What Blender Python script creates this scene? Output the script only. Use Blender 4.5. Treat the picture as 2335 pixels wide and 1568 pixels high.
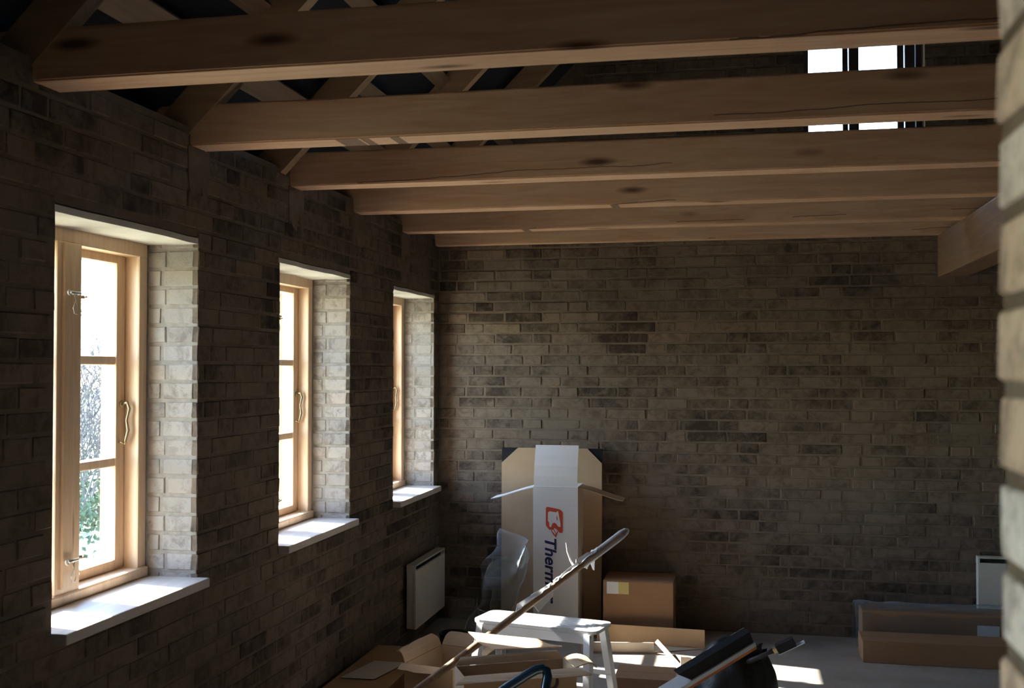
import bpy, bmesh, math, random
from mathutils import Vector, Matrix, noise as mnoise

for o in list(bpy.data.objects): bpy.data.objects.remove(o, do_unlink=True)
SC = bpy.context.scene; COL = SC.collection
R = math.radians
random.seed(7)

# ------------------------------------------------------------------ camera
cam = bpy.data.cameras.new('camera'); camo = bpy.data.objects.new('camera', cam); COL.objects.link(camo)
cam.sensor_width = 36; cam.lens = 2500/2335*36; cam.clip_start = .05; cam.clip_end = 300
camo.location = (0, 0, 1.58); camo.rotation_euler = (R(91.28), 0, R(11.6))
cam.dof.use_dof = True; cam.dof.focus_distance = 5.2; cam.dof.aperture_fstop = 6.3
SC.camera = camo

# ------------------------------------------------------------------ world, sun, exposure
SUN_EL, SUN_AZ = 36.5, 11.5          # the sun stands outside the left-hand windows, a little towards the back wall
sd = Vector((math.cos(R(SUN_EL))*math.cos(R(SUN_AZ)), -math.cos(R(SUN_EL))*math.sin(R(SUN_AZ)), -math.sin(R(SUN_EL))))
w = bpy.data.worlds.new('world'); SC.world = w; w.use_nodes = True
nt = w.node_tree; nt.nodes.clear()
sky = nt.nodes.new('ShaderNodeTexSky'); sky.sky_type = 'NISHITA'; sky.sun_disc = False
sky.sun_elevation = R(SUN_EL); sky.sun_rotation = math.atan2(-sd.x, -sd.y)
sky.air_density = 1.0; sky.dust_density = .3; sky.ozone_density = 1.0
bg = nt.nodes.new('ShaderNodeBackground'); bg.inputs['Strength'].default_value = 1.9
wo = nt.nodes.new('ShaderNodeOutputWorld')
nt.links.new(sky.outputs[0], bg.inputs[0]); nt.links.new(bg.outputs[0], wo.inputs[0])
sl = bpy.data.lights.new('sun', 'SUN'); sl.energy = 24.0; sl.angle = R(.53); sl.color = (1, .95, .87)
slo = bpy.data.objects.new('sun', sl); COL.objects.link(slo)
slo.location = (-12, 6, 9); slo.rotation_euler = sd.to_track_quat('-Z', 'Y').to_euler()
SC.view_settings.view_transform = 'Standard'; SC.view_settings.look = 'None'
SC.view_settings.exposure = 1.08; SC.view_settings.gamma = 1; SC.view_settings.use_curve_mapping = False

# ------------------------------------------------------------------ materials
class NT:
    def __init__(s, name):
        s.m = bpy.data.materials.new(name); s.m.use_nodes = True
        s.t = s.m.node_tree; s.t.nodes.clear()
        s.out = s.n('ShaderNodeOutputMaterial')
    def n(s, kind, **kw):
        d = s.t.nodes.new(kind)
        for k, v in kw.items():
            if k.startswith('_'): setattr(d, k[1:], v)
            else: d.inputs[k.replace('__', ' ')].default_value = v
        return d
    def l(s, a, b): s.t.links.new(a, b)
    def coord(s, which='Object', scale=(1, 1, 1)):
        tc = s.n('ShaderNodeTexCoord'); mp = s.n('ShaderNodeMapping'); mp.inputs['Scale'].default_value = scale
        s.l(tc.outputs[which], mp.inputs[0]); return mp.outputs[0]
    def world(s, scale=(1, 1, 1)):
        g = s.n('ShaderNodeNewGeometry'); mp = s.n('ShaderNodeMapping'); mp.inputs['Scale'].default_value = scale
        s.l(g.outputs['Position'], mp.inputs[0]); return mp.outputs[0]
    def noise(s, vec, scale, detail=4, rough=.55, dist=0):
        d = s.n('ShaderNodeTexNoise'); d.inputs['Scale'].default_value = scale; d.inputs['Detail'].default_value = detail
        d.inputs['Roughness'].default_value = rough; d.inputs['Distortion'].default_value = dist
        s.l(vec, d.inputs['Vector']); return d.outputs['Fac']
    def ramp(s, fac, stops):
        d = s.n('ShaderNodeValToRGB'); e = d.color_ramp.elements
        while len(e) < len(stops): e.new(.5)
        for i, (p, c) in enumerate(stops):
            e[i].position = p; e[i].color = (*c, 1) if len(c) == 3 else c
        s.l(fac, d.inputs[0]); return d.outputs[0]
    def mix(s, fac, a, b, mode='MIX'):
        d = s.n('ShaderNodeMix', _data_type='RGBA', _blend_type=mode)
        for i, v in ((0, fac), (6, a), (7, b)):
            if hasattr(v, 'links'): s.l(v, d.inputs[i])
            else: d.inputs[i].default_value = v if i == 0 else (*v, 1)
        return d.outputs[2]
    def math(s, op, a, b=0.0):
        d = s.n('ShaderNodeMath', _operation=op)
        for i, v in ((0, a), (1, b)):
            if hasattr(v, 'links'): s.l(v, d.inputs[i])
            else: d.inputs[i].default_value = v
        return d.outputs[0]
    def bsdf(s, col, rough=.8, metal=0, bump=None, bs=.3, bd=.01, spec=.3):
        p = s.n('ShaderNodeBsdfPrincipled'); p.inputs['Roughness'].default_value = rough
        p.inputs['Metallic'].default_value = metal; p.inputs['Specular IOR Level'].default_value = spec
        if hasattr(col, 'links'): s.l(col, p.inputs['Base Color'])
        else: p.inputs['Base Color'].default_value = (*col, 1)
        if bump is not None:
            b = s.n('ShaderNodeBump'); b.inputs['Strength'].default_value = bs; b.inputs['Distance'].default_value = bd
            s.l(bump, b.inputs['Height']); s.l(b.outputs[0], p.inputs['Normal'])
        s.l(p.outputs[0], s.out.inputs[0]); s.p = p
        return s.m
M = {}
MORTAR = (.188, .143, .106)
def mk_mortar():
    t = NT('mortar'); v = t.world()
    n = t.noise(v, 9, 6, .65); f = t.noise(v, 160, 3)
    c = t.ramp(n, [(.3, (.12, .09, .065)), (.7, (.20, .152, .112))])
    M['mortar'] = t.bsdf(c, .95, bump=t.math('ADD', n, t.math('MULTIPLY', f, .4)), bs=.5, bd=.006)
def mk_brick(key, stops, smear_lo, smear_hi):
    t = NT(key); v = t.world()
    oi = t.n('ShaderNodeObjectInfo'); g = t.n('ShaderNodeNewGeometry')
    r = t.math('FRACT', t.math('ADD', oi.outputs['Random'], t.math('MULTIPLY', g.outputs['Random Per Island'], 7.31)))
    base = t.ramp(r, stops)
    n1 = t.noise(v, 17, 6, .7, .6); n2 = t.noise(v, 2.3, 4, .6); n3 = t.noise(v, 210, 2)
    base = t.mix(t.ramp(n1, [(.40, (.8, .8, .8)), (.55, (0, 0, 0))]), base, t.mix(.6, base, (.05, .033, .023)))
    sm = t.math('ADD', t.math('MULTIPLY', n1, .55), t.math('MULTIPLY', n2, .6))
    fac = t.ramp(sm, [(smear_lo, (0, 0, 0)), (smear_hi, (.85, .85, .85))])
    col = t.mix(fac, base, {'brick': MORTAR, 'brick_reveal': (.30, .265, .23), 'brick_pale': (.55, .47, .38)}[key])
    M[key] = t.bsdf(col, .92, bump=t.math('ADD', n1, t.math('MULTIPLY', n3, .35)), bs=.55, bd=.006)
mk_mortar()
mk_brick('brick', [(0, (.028, .018, .013)), (.25, (.046, .032, .022)), (.45, (.09, .066, .047)), (.7, (.15, .113, .082)), (1, (.21, .15, .108))], .47, .66)
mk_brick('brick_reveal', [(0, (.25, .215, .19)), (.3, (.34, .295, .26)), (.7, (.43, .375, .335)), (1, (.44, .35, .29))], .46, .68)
mk_brick('brick_pale', [(0, (.60, .44, .33)), (.35, (.68, .51, .39)), (.6, (.76, .70, .66)), (1, (.64, .46, .34))], .60, .85)

def mk_wood(key, c0, c1, c2, knots=.0, rough=.6, axis='X', spec=.3, crack=False, gscale=1.0):
    t = NT(key)
    sc = {'X': (1.2, 14, 14), 'Y': (14, 1.2, 14), 'Z': (14, 14, 1.2)}[axis]
    v = t.coord('Object', tuple(a*gscale for a in sc))
    oi = t.n('ShaderNodeObjectInfo'); ofs = t.n('ShaderNodeVectorMath', _operation='ADD')
    cmb = t.n('ShaderNodeCombineXYZ'); k = t.math('MULTIPLY', oi.outputs['Random'], 37.0)
    for i in range(3): t.l(k, cmb.inputs[i])
    t.l(v, ofs.inputs[0]); t.l(cmb.outputs[0], ofs.inputs[1]); v = ofs.outputs[0]
    n = t.noise(v, 2.2, 6, .6, 1.0); f = t.noise(v, 14, 2)
    col = t.ramp(n, [(.28, c0), (.5, c1), (.72, c2)])
    if knots:
        ks = {'X': (2.2, 9, 9), 'Y': (9, 2.2, 9), 'Z': (9, 9, 2.2)}[axis]
        kv = t.coord('Object', ks); o2 = t.n('ShaderNodeVectorMath', _operation='ADD'); t.l(kv, o2.inputs[0]); t.l(cmb.outputs[0], o2.inputs[1])
        vo = t.n('ShaderNodeTexVoronoi', _feature='F1'); vo.inputs['Scale'].default_value = 1.0; t.l(o2.outputs[0], vo.inputs['Vector'])
        rnd = t.n('ShaderNodeSeparateColor'); t.l(vo.outputs['Color'], rnd.inputs[0])
        d = t.math('ADD', vo.outputs['Distance'], t.math('MULTIPLY', t.math('GREATER_THAN', rnd.outputs[0], knots), 9))
        kf = t.ramp(d, [(.07, (.92, .92, .92)), (.2, (0, 0, 0))])
        col = t.mix(kf, col, (.085, .035, .02))
    if crack:
        cv = t.coord('Object', (1, 1, 1)); sp = t.n('ShaderNodeSeparateXYZ'); t.l(cv, sp.inputs[0])
        def rx(sc):
            a_ = t.n('ShaderNodeVectorMath', _operation='ADD'); t.l(t.coord('Object', (sc, 0, 0)), a_.inputs[0]); t.l(cmb.outputs[0], a_.inputs[1]); return a_.outputs[0]
        wob = t.noise(rx(1.1), 1.6, 5, .6)
        line = t.math('SUBTRACT', sp.outputs[2], t.math('ADD', t.math('MULTIPLY', wob, .05), t.math('ADD', t.math('MULTIPLY', sp.outputs[0], .022), t.math('MULTIPLY', oi.outputs['Random'], .06))))
        line = t.math('ABSOLUTE', line)
        seg = t.math('GREATER_THAN', t.noise(rx(1), .9, 1), .50)
        cf = t.math('MULTIPLY', t.math('LESS_THAN', line, .0016), seg)
        col = t.mix(cf, col, (.20, .12, .075))
    M[key] = t.bsdf(col, rough, bump=t.math('ADD', n, f), bs=.12, bd=.003, spec=spec)
mk_wood('beam', (.55, .32, .19), (.64, .395, .25), (.72, .48, .32), knots=.45, crack=True)
mk_wood('girder', (.20, .115, .068), (.25, .145, .087), (.30, .18, .11), knots=.2, axis='Y')
mk_wood('rafter', (.32, .20, .12), (.40, .26, .155), (.46, .31, .19), knots=.2)
mk_wood('roofboard', (.17, .11, .07), (.21, .14, .09), (.25, .17, .11), axis='Y')
mk_wood('window_wood', (.62, .41, .245), (.70, .49, .315), (.76, .56, .385), knots=.12, rough=.35, axis='Z', spec=.5)
mk_wood('sill_wood', (.52, .465, .41), (.58, .525, .47), (.63, .575, .52), axis='Y', rough=.5)
mk_wood('pole_wood', (.15, .095, .058), (.22, .145, .09), (.30, .205, .13), axis='X', rough=.7)
def mk_simple(key, col, rough=.8, metal=0, var=.12, scale=14, bs=.15, bd=.004, spec=.3):
    t = NT(key); v = t.coord('Object'); n = t.noise(v, scale, 5)
    oi = t.n('ShaderNodeObjectInfo')
    a = tuple(max(0, c*(1-var)) for c in col); b = tuple(min(1, c*(1+var)) for c in col)
    c = t.ramp(n, [(.3, a), (.7, b)])
    M[key] = t.bsdf(c, rough, metal, bump=n, bs=bs, bd=bd, spec=spec); return t
mk_simple('lintel', (.62, .585, .53), .9, scale=6, bs=.5, bd=.012)
def mk_card(key, col, var=.1):
    t = NT(key); v = t.coord('Object'); n = t.noise(v, 7, 6, .6); f = t.noise(t.coord('Object', (1, 1, 60)), 4, 2)
    oi = t.n('ShaderNodeObjectInfo'); k = t.math('ADD', t.math('MULTIPLY', n, .7), t.math('MULTIPLY', oi.outputs['Random'], .25))
    c = t.ramp(k, [(.25, tuple(x*(1-var) for x in col)), (.7, tuple(min(1, x*(1+var)) for x in col))])
    M[key] = t.bsdf(c, .85, bump=t.math('ADD', n, t.math('MULTIPLY', f, .2)), bs=.1, bd=.004)
mk_card('cardboard', (.46, .315, .19))
mk_card('cardboard_dark', (.30, .17, .09))
mk_card('cardboard_grey', (.50, .43, .35))
mk_card('white_card', (.72, .70, .69), .04)
mk_simple('aluminium', (.74, .75, .76), .38, .55, var=.05, scale=5, bs=.04)
mk_simple('radiator_paint', (.66, .62, .54), .5, var=.03)
mk_simple('dark_slot', (.03, .03, .03), .8)
mk_simple('black_plastic', (.010, .011, .014), .55, spec=.25, bs=.3)
mk_simple('sack_plastic', (.010, .011, .010), .45, spec=.4, bs=.5, scale=9, bd=.02)
mk_simple('edge_metal', (.58, .63, .68), .4, .3, var=.05)
mk_simple('orange_wood', (.48, .165, .06), .6)
mk_simple('blue_tube', (.006, .028, .05), .22, spec=.7, var=.05)
mk_simple('metal_hook', (.60, .60, .55), .35, .85)
mk_simple('brass', (.42, .33, .20), .4, .8)
mk_simple('white_paint', (.78, .77, .76), .5, var=.03)
mk_simple('dark_frame', (.05, .045, .045), .6)
mk_simple('paper_white', (.74, .74, .74), .8, var=.02)
mk_simple('label_yellow', (.62, .52, .20), .8, var=.04)
mk_simple('ink_blue', (.018, .022, .10), .7, var=.02)
mk_simple('ink_red', (.56, .075, .035), .7, var=.03)
mk_simple('ink_dark', (.07, .05, .055), .7, var=.05)
mk_simple('roof_felt', (.018, .022, .032), .9)
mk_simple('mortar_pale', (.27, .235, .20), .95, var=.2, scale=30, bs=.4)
mk_simple('plaster', (.40, .37, .32), .95, scale=4, bs=.4)
mk_simple('twig', (.085, .080, .085), .9, var=.25)
mk_simple('leaf', (.055, .085, .045), .7, var=.35)
def mk_floor():
    t = NT('concrete'); v = t.world(); n = t.noise(v, 3.2, 6, .65); f = t.noise(v, 90, 3)
    c = t.ramp(n, [(.3, (.25, .215, .18)), (.7, (.36, .315, .27))])
    M['concrete'] = t.bsdf(c, .9, bump=t.math('ADD', n, t.math('MULTIPLY', f, .3)), bs=.35, bd=.01)
mk_floor()
def mk_grass():
    t = NT('lawn'); v = t.world(); n = t.noise(v, .8, 6, .7); f = t.noise(v, 30, 3)
    c = t.ramp(t.math('ADD', t.math('MULTIPLY', n, .6), t.math('MULTIPLY', f, .4)), [(.3, (.36, .38, .22)), (.7, (.54, .55, .38))])
    M['lawn'] = t.bsdf(c, .95, bump=f, bs=.6, bd=.03)
mk_grass()
def mk_glass(key, col, ior=1.45, rough=.0):
    t = NT(key); lw = t.n('ShaderNodeLayerWeight'); lw.inputs[0].default_value = .5
    f = t.math('ADD', t.math('MULTIPLY', t.math('POWER', lw.outputs['Facing'], 5.0), .9), .04)
    tr = t.n('ShaderNodeBsdfTransparent'); tr.inputs[0].default_value = (*col, 1)
    gl = t.n('ShaderNodeBsdfGlossy'); gl.inputs['Roughness'].default_value = rough
    mx = t.n('ShaderNodeMixShader'); t.l(f, mx.inputs[0]); t.l(tr.outputs[0], mx.inputs[1]); t.l(gl.outputs[0], mx.inputs[2])
    t.l(mx.outputs[0], t.out.inputs[0]); M[key] = t.m
mk_glass('glass', (.96, .98, .98))
def mk_film():
    t = NT('film'); v = t.coord('Object'); n = t.noise(v, 13, 3)
    tr = t.n('ShaderNodeBsdfTransparent'); tr.inputs[0].default_value = (.93, .95, .96, 1)
    p = t.n('ShaderNodeBsdfPrincipled'); p.inputs['Base Color'].default_value = (.62, .68, .72, 1); p.inputs['Roughness'].default_value = .25
    lw = t.n('ShaderNodeLayerWeight'); lw.inputs[0].default_value = .35
    b = t.n('ShaderNodeBump'); b.inputs['Strength'].default_value = .6; b.inputs['Distance'].default_value = .02
    t.l(n, b.inputs['Height']); t.l(b.outputs[0], p.inputs['Normal'])
    f = t.math('MINIMUM', t.math('ADD', t.math('MULTIPLY', t.math('POWER', lw.outputs['Facing'], 2.0), .55), .03), .8)
    mx = t.n('ShaderNodeMixShader'); t.l(f, mx.inputs[0]); t.l(tr.outputs[0], mx.inputs[1]); t.l(p.outputs[0], mx.inputs[2])
    t.l(mx.outputs[0], t.out.inputs[0]); M['film'] = t.m
mk_film()
def mk_sleeve():
    t = NT('sleeve'); tr = t.n('ShaderNodeBsdfTransparent'); p = t.n('ShaderNodeBsdfPrincipled'); p.inputs['Base Color'].default_value = (.70, .72, .76, 1); p.inputs['Roughness'].default_value = .4
    lw = t.n('ShaderNodeLayerWeight'); lw.inputs[0].default_value = .5
    f = t.math('MINIMUM', t.math('ADD', t.math('MULTIPLY', t.math('POWER', lw.outputs['Facing'], 1.5), .9), .12), .95)
    mx = t.n('ShaderNodeMixShader'); t.l(f, mx.inputs[0]); t.l(tr.outputs[0], mx.inputs[1]); t.l(p.outputs[0], mx.inputs[2]); t.l(mx.outputs[0], t.out.inputs[0]); M['sleeve'] = t.m
mk_sleeve()

# ------------------------------------------------------------------ geometry helpers (world coordinates in, stored relative to the thing's base)
def root_loc(o):
    while o.parent: o = o.parent
    return o.location.copy()
def tag(o, label=None, cat=None, group=None, kind=None):
    if label: o['label'] = label
    if cat: o['category'] = cat
    if group: o['group'] = group
    if kind: o['kind'] = kind
    return o
def empty(name, loc, label=None, cat=None, group=None, kind=None):
    o = bpy.data.objects.new(name, None); o.empty_display_size = .05; COL.objects.link(o); o.location = loc
    return tag(o, label, cat, group, kind)
def obj(name, bm, mat, parent=None, loc=None, smooth=False):
    base = root_loc(parent) if parent else Vector(loc or (0, 0, 0))
    bmesh.ops.recalc_face_normals(bm, faces=bm.faces)
    if base.length: bmesh.ops.translate(bm, verts=bm.verts, vec=-base)
    me = bpy.data.meshes.new(name); bm.to_mesh(me); bm.free()
    me.materials.append(M[mat])
    if smooth:
        for p in me.polygons: p.use_smooth = True
    o = bpy.data.objects.new(name, me); COL.objects.link(o)
    if parent: o.parent = parent
    else: o.location = base
    return o
def NB(): return bmesh.new()
def box(bm, x0, x1, y0, y1, z0, z1, bev=0):
    vs = [bm.verts.new((x, y, z)) for x in (x0, x1) for y in (y0, y1) for z in (z0, z1)]
    fs = [bm.faces.new([vs[i] for i in q]) for q in ((0, 1, 3, 2), (4, 6, 7, 5), (0, 4, 5, 1), (2, 3, 7, 6), (0, 2, 6, 4), (1, 5, 7, 3))]
    if bev:
        es = list({e for f in fs for e in f.edges})
        bmesh.ops.bevel(bm, geom=es, offset=bev, segments=2, affect='EDGES', profile=.6)
    return bm
def bx(name, mat, parent, x0, x1, y0, y1, z0, z1, bev=.003, loc=None):
    return obj(name, box(NB(), x0, x1, y0, y1, z0, z1, bev), mat, parent, loc)
def slab(bm, pts, t):
    """flat polygon of real thickness t (along its normal)"""
    pts = [Vector(p) for p in pts]
    n = (pts[1]-pts[0]).cross(pts[-1]-pts[0]).normalized()*t
    a = [bm.verts.new(p) for p in pts]; b = [bm.verts.new(p+n) for p in pts]
    bm.faces.new(a); bm.faces.new(list(reversed(b)))
    k = len(pts)
    for i in range(k): bm.faces.new((a[i], a[(i+1) % k], b[(i+1) % k], b[i]))
    return bm
def sheet(bm, rows, t):
    """curved sheet: rows of points, given thickness"""
    rows = [[Vector(p) for p in r] for r in rows]; nr, nc = len(rows), len(rows[0])
    def nrm(i, j):
        du = rows[min(i+1, nr-1)][j]-rows[max(i-1, 0)][j]; dv = rows[i][min(j+1, nc-1)]-rows[i][max(j-1, 0)]
        c = du.cross(dv); return c.normalized() if c.length > 1e-9 else Vector((0, 0, 1))
    A = [[bm.verts.new(rows[i][j]) for j in range(nc)] for i in range(nr)]
    B = [[bm.verts.new(rows[i][j]+nrm(i, j)*t) for j in range(nc)] for i in range(nr)]
    for i in range(nr-1):
        for j in range(nc-1):
            bm.faces.new((A[i][j], A[i+1][j], A[i+1][j+1], A[i][j+1])); bm.faces.new((B[i][j], B[i][j+1], B[i+1][j+1], B[i+1][j]))
    for i in range(nr-1):
        for j in (0, nc-1): bm.faces.new((A[i][j], A[i+1][j], B[i+1][j], B[i][j]))
    for j in range(nc-1):
        for i in (0, nr-1): bm.faces.new((A[i][j], A[i][j+1], B[i][j+1], B[i][j]))
    return bm
def tube(bm, pts, r, seg=8, cap=True):
    pts = [Vector(p) for p in pts]; rs = r if isinstance(r, (list, tuple)) else [r]*len(pts)
    rings = []; prev = None
    for i, p in enumerate(pts):
        d = (pts[min(i+1, len(pts)-1)]-pts[max(i-1, 0)]).normalized()
        if prev is None:
            u = d.orthogonal().normalized()
        else:
            u = (prev-d*prev.dot(d)).normalized()
        prev = u; v = d.cross(u)
        rings.append([bm.verts.new(p+(u*math.cos(a)+v*math.sin(a))*rs[i]) for a in [2*math.pi*k/seg for k in range(seg)]])
    for a, b in zip(rings, rings[1:]):
        for k in range(seg): bm.faces.new((a[k], a[(k+1) % seg], b[(k+1) % seg], b[k]))
    if cap:
        bm.faces.new(list(reversed(rings[0]))); bm.faces.new(rings[-1])
    return bm
def bar(bm, p0, p1, wv, hv):
    """straight bar from p0 to p1 with half-width vectors wv, hv"""
    p0, p1, wv, hv = map(Vector, (p0, p1, wv, hv))
    a = [bm.verts.new(p0+s*wv+q*hv) for s, q in ((-1, -1), (1, -1), (1, 1), (-1, 1))]
    b = [bm.verts.new(p1+s*wv+q*hv) for s, q in ((-1, -1), (1, -1), (1, 1), (-1, 1))]
    bm.faces.new(a); bm.faces.new(list(reversed(b)))
    for i in range(4): bm.faces.new((a[i], a[(i+1) % 4], b[(i+1) % 4], b[i]))
    return bm

# ------------------------------------------------------------------ dimensions
XL, XR = -1.86, 4.17; YB, YF = 6.75, -2.4; YP0, YP1, XJ = .551, .911, .20
EAVE = 2.40                                  # underside of rafters at the left wall
XM = (XL+XR)/2; RIDGE = EAVE+(XM-XL)
WIN_ADDED = (-1.05, .30)                           # unseen window, added behind the camera to light the door jamb
WIN = [(2.730, 3.562), (4.265, 5.113), (5.802, 6.637)]; WZ0, WZ1 = .815, 2.044; SILL = .847
XFR = -2.055                                 # inner face of the window frames
XOUT = -2.24

# ------------------------------------------------------------------ structure
def struct(name, bm, mat): return tag(obj(name, bm, mat), kind='structure')
fl = struct('floor', box(NB(), XL-.02, XR+.02, YF-.02, YB+.02, -.15, 0), 'concrete')
REC = .003
bm = NB()
ys = [YF-.3]+[y for p in [WIN_ADDED]+WIN for y in p]+[YB+.35]
xw = XL-REC
box(bm, XOUT, xw, ys[0], ys[-1], -.15, WZ0); box(bm, XOUT, xw, ys[0], ys[-1], WZ1+.0, EAVE+.02)
for i in range(0, len(ys), 2):
    box(bm, XOUT, xw, ys[i]-(REC if i else 0)*-1, ys[i+1]+(REC if i+1 < len(ys)-1 else 0)*1, WZ0, WZ1)
wall_left = struct('wall_left', bm, 'mortar')
# gable walls
def gable(name, y0, y1, mat, hole=None):
    bm = NB()
    def prism(poly):
        a = [bm.verts.new((x, y0, z)) for x, z in poly]; b = [bm.verts.new((x, y1, z)) for x, z in poly]
        bm.faces.new(a); bm.faces.new(list(reversed(b)))
        for i in range(len(poly)): bm.faces.new((a[i], a[(i+1) % len(poly)], b[(i+1) % len(poly)], b[i]))
    rz = lambda x: min(EAVE+(x-XL), EAVE+(XR-x))+.25
    if hole:
        hx0, hx1, hz0, hz1 = hole
        prism([(XL-.3, -.15), (XR+.3, -.15), (XR+.3, hz0), (XL-.3, hz0)])
        prism([(XL-.3, hz0), (hx0, hz0), (hx0, max(rz(hx0), hz1+.02)), (XL-.3, rz(XL-.3))])
        prism([(hx0, hz1), (hx1, hz1), (hx1, rz(hx1)), (hx0, rz(hx0))])
        prism([(hx1, hz0), (XR+.3, hz0), (XR+.3, rz(XR+.3)), (XM, rz(XM)), (hx1, rz(hx1))])
    else:
        prism([(XL-.3, -.15), (XR+.3, -.15), (XR+.3, rz(XR+.3)), (XM, rz(XM)), (XL-.3, rz(XL-.3))])
    return struct(name, bm, mat)
GW = (.40, 1.085, 2.82, 3.78)
wall_back = gable('wall_back', YB+REC, YB+.36, 'mortar', GW)
wall_front = gable('wall_front', YF-.3, YF, 'plaster')
wall_right = struct('wall_right', box(NB(), XR, XR+.3, YF-.3, YB+.35, -.15, EAVE+.1), 'plaster')
# partition with the doorway the photograph is taken through
bm = NB()
box(bm, XJ+REC, XR, YP0+REC, YP1-REC, -.02, 2.352); box(bm, XL-.01, -.80, YP0+REC, YP1-REC, -.02, 2.352); box(bm, -.80, XJ+REC, YP0+REC, YP1-REC, 2.12, 2.352)
wall_part = struct('wall_partition', bm, 'mortar')
# roof: felt-lined slopes
bm = NB()
RD = .21
for s, x0 in ((1, XL), (-1, XR)):
    e = (x0-s*.45, EAVE-.45+RD); r_ = (XM, RIDGE+RD)
    poly = [(e[0], e[1]), (r_[0], r_[1]), (r_[0], r_[1]+.06), (e[0], e[1]+.06)]
    a = [bm.verts.new((x, YF-.5, z)) for x, z in poly]; b = [bm.verts.new((x, YB+.5, z)) for x, z in poly]
    bm.faces.new(a); bm.faces.new(list(reversed(b)))
    for i in range(4): bm.faces.new((a[i], a[(i+1) % 4], b[(i+1) % 4], b[i]))
struct('ceiling', bm, 'roof_felt')

# ------------------------------------------------------------------ bricks
H, J = .0547, .012; CO = H+J
def brick_verts(L, D, seed, jit=.0014):
    rr = random.Random(seed); c = .003
    def q(): return rr.uniform(-jit, jit)
    v = []
    for y, ins in ((-D, 0), (-c, 0), (0, c)):
        for sx, sz in ((-1, -1), (1, -1), (1, 1), (-1, 1)):
            v.append((sx*(L/2-ins)+q(), y+(q() if y > -D else 0), sz*(H/2-ins)+q()*.7))
    f = [(8, 9, 10, 11)]
    for a, b in ((0, 4), (4, 8)):
        for k in range(4): f.append((a+k, a+(k+1) % 4, b+(k+1) % 4, b+k))
    return v, f
_bm_cache = {}
def brick_mesh(L, D, var, mat):
    key = (round(L, 3), round(D, 3), var, mat)
    if key not in _bm_cache:
        v, f = brick_verts(L, D, hash((round(L*1000), round(D*1000), var)) & 0xffff)
        me = bpy.data.meshes.new('brick'); me.from_pydata(v, [], f); me.update(); me.materials.append(M[mat]); _bm_cache[key] = me
    return _bm_cache[key]
fwd = Vector((-math.sin(R(11.6))*math.cos(R(1.28)), math.cos(R(11.6))*math.cos(R(1.28)), math.sin(R(1.28))))
rgt = Vector((math.cos(R(11.6)), math.sin(R(11.6)), 0)); upv = rgt.cross(fwd)
def size_in_view(p, n, area):
    q = Vector(p)-Vector((0, 0, 1.58)); z = q.dot(fwd)
    if z < .1: return 0
    u = 2500*q.dot(rgt)/z; v = 2500*q.dot(upv)/z
    if abs(u) > 1230 or abs(v) > 830: return 0
    return area*max(0, -q.normalized().dot(n))/(z*z)
def lay(wall, bricks, mat, limit=300):
    """bricks: (centre, rotation about z, length, depth). The ones that show largest become bricks of their own, the rest one part."""
    sc = []
    for i, (c, rz, L, D) in enumerate(bricks):
        n = Vector((-math.sin(rz), math.cos(rz), 0))
        sc.append((size_in_view(c, n, L*H), i))
    sc.sort(reverse=True)
    single = {i for s, i in sc[:limit] if s > 0}
    V, F = [], []
    for i, (c, rz, L, D) in enumerate(bricks):
        push = random.uniform(-.0015, .002); n = Vector((-math.sin(rz), math.cos(rz), 0))
        p = Vector(c)+n*push; tilt = random.gauss(0, .004)
        Lq = round(L/.004)*.004
        if i in single:
            me = brick_mesh(Lq, D, i % 4, mat)
            o = bpy.data.objects.new('brick', me); COL.objects.link(o); o.parent = wall
            o.location = p; o.rotation_euler = (0, tilt, rz)
        else:
            v, f = brick_verts(Lq, D, i*3+1); b = len(V); mt = Matrix.Translation(p) @ Matrix.Rotation(rz, 4, 'Z')
            V += [tuple(mt @ Vector(x)) for x in v]; F += [tuple(b+k for k in q) for q in f]
    if V:
        me = bpy.data.meshes.new('bricks'); me.from_pydata(V, [], F); me.update(); me.materials.append(M[mat])
        o = bpy.data.objects.new('bricks', me); COL.objects.link(o); o.parent = wall; o['kind'] = 'stuff'
SL, HL = .228, .108
def course(a0, a1, k, rr):
    """monk bond along a line: lengths of stretchers and headers"""
    res = []; seq = [SL, SL, HL]; per = 2*(SL+J)+HL+J
    off = (k % 2)*(SL+HL)/2+((k//2) % 3)*.06+.013
    n0 = int((a0-off)/per)-2; x = off+n0*per; i = 0
    while x < a1:
        L = seq[i % 3]; s, e = max(x, a0), min(x+L, a1)
        if e-s > .035: res.append(((s+e)/2, e-s))
        elif e > s and res and s > a0+.001: pass
        x += L+J; i += 1
    return res
rr = random.Random(3)
def zc(k): return .0055+H/2+k*CO                 # centre of course k
# back wall
B = []; n_c = int(4.6/CO)
for k in range(n_c):
    z = zc(k)
    xa, xb = (XL+.004, XR-.01) if z < 2.45 else (max(XL, XL+(z-EAVE)-.1), 2.0)
    segs = [(xa, xb)]
    if GW[2]-H/2 < z < GW[3]+H/2: segs = [(xa, GW[0]-.004), (GW[1]+.004, xb)]
    for s in segs:
        if s[1] > s[0]:
            for c, L in course(s[0], s[1], k, rr): B.append(((c, YB, z), math.pi, L, .02))
lay(wall_back, B, 'brick')
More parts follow.
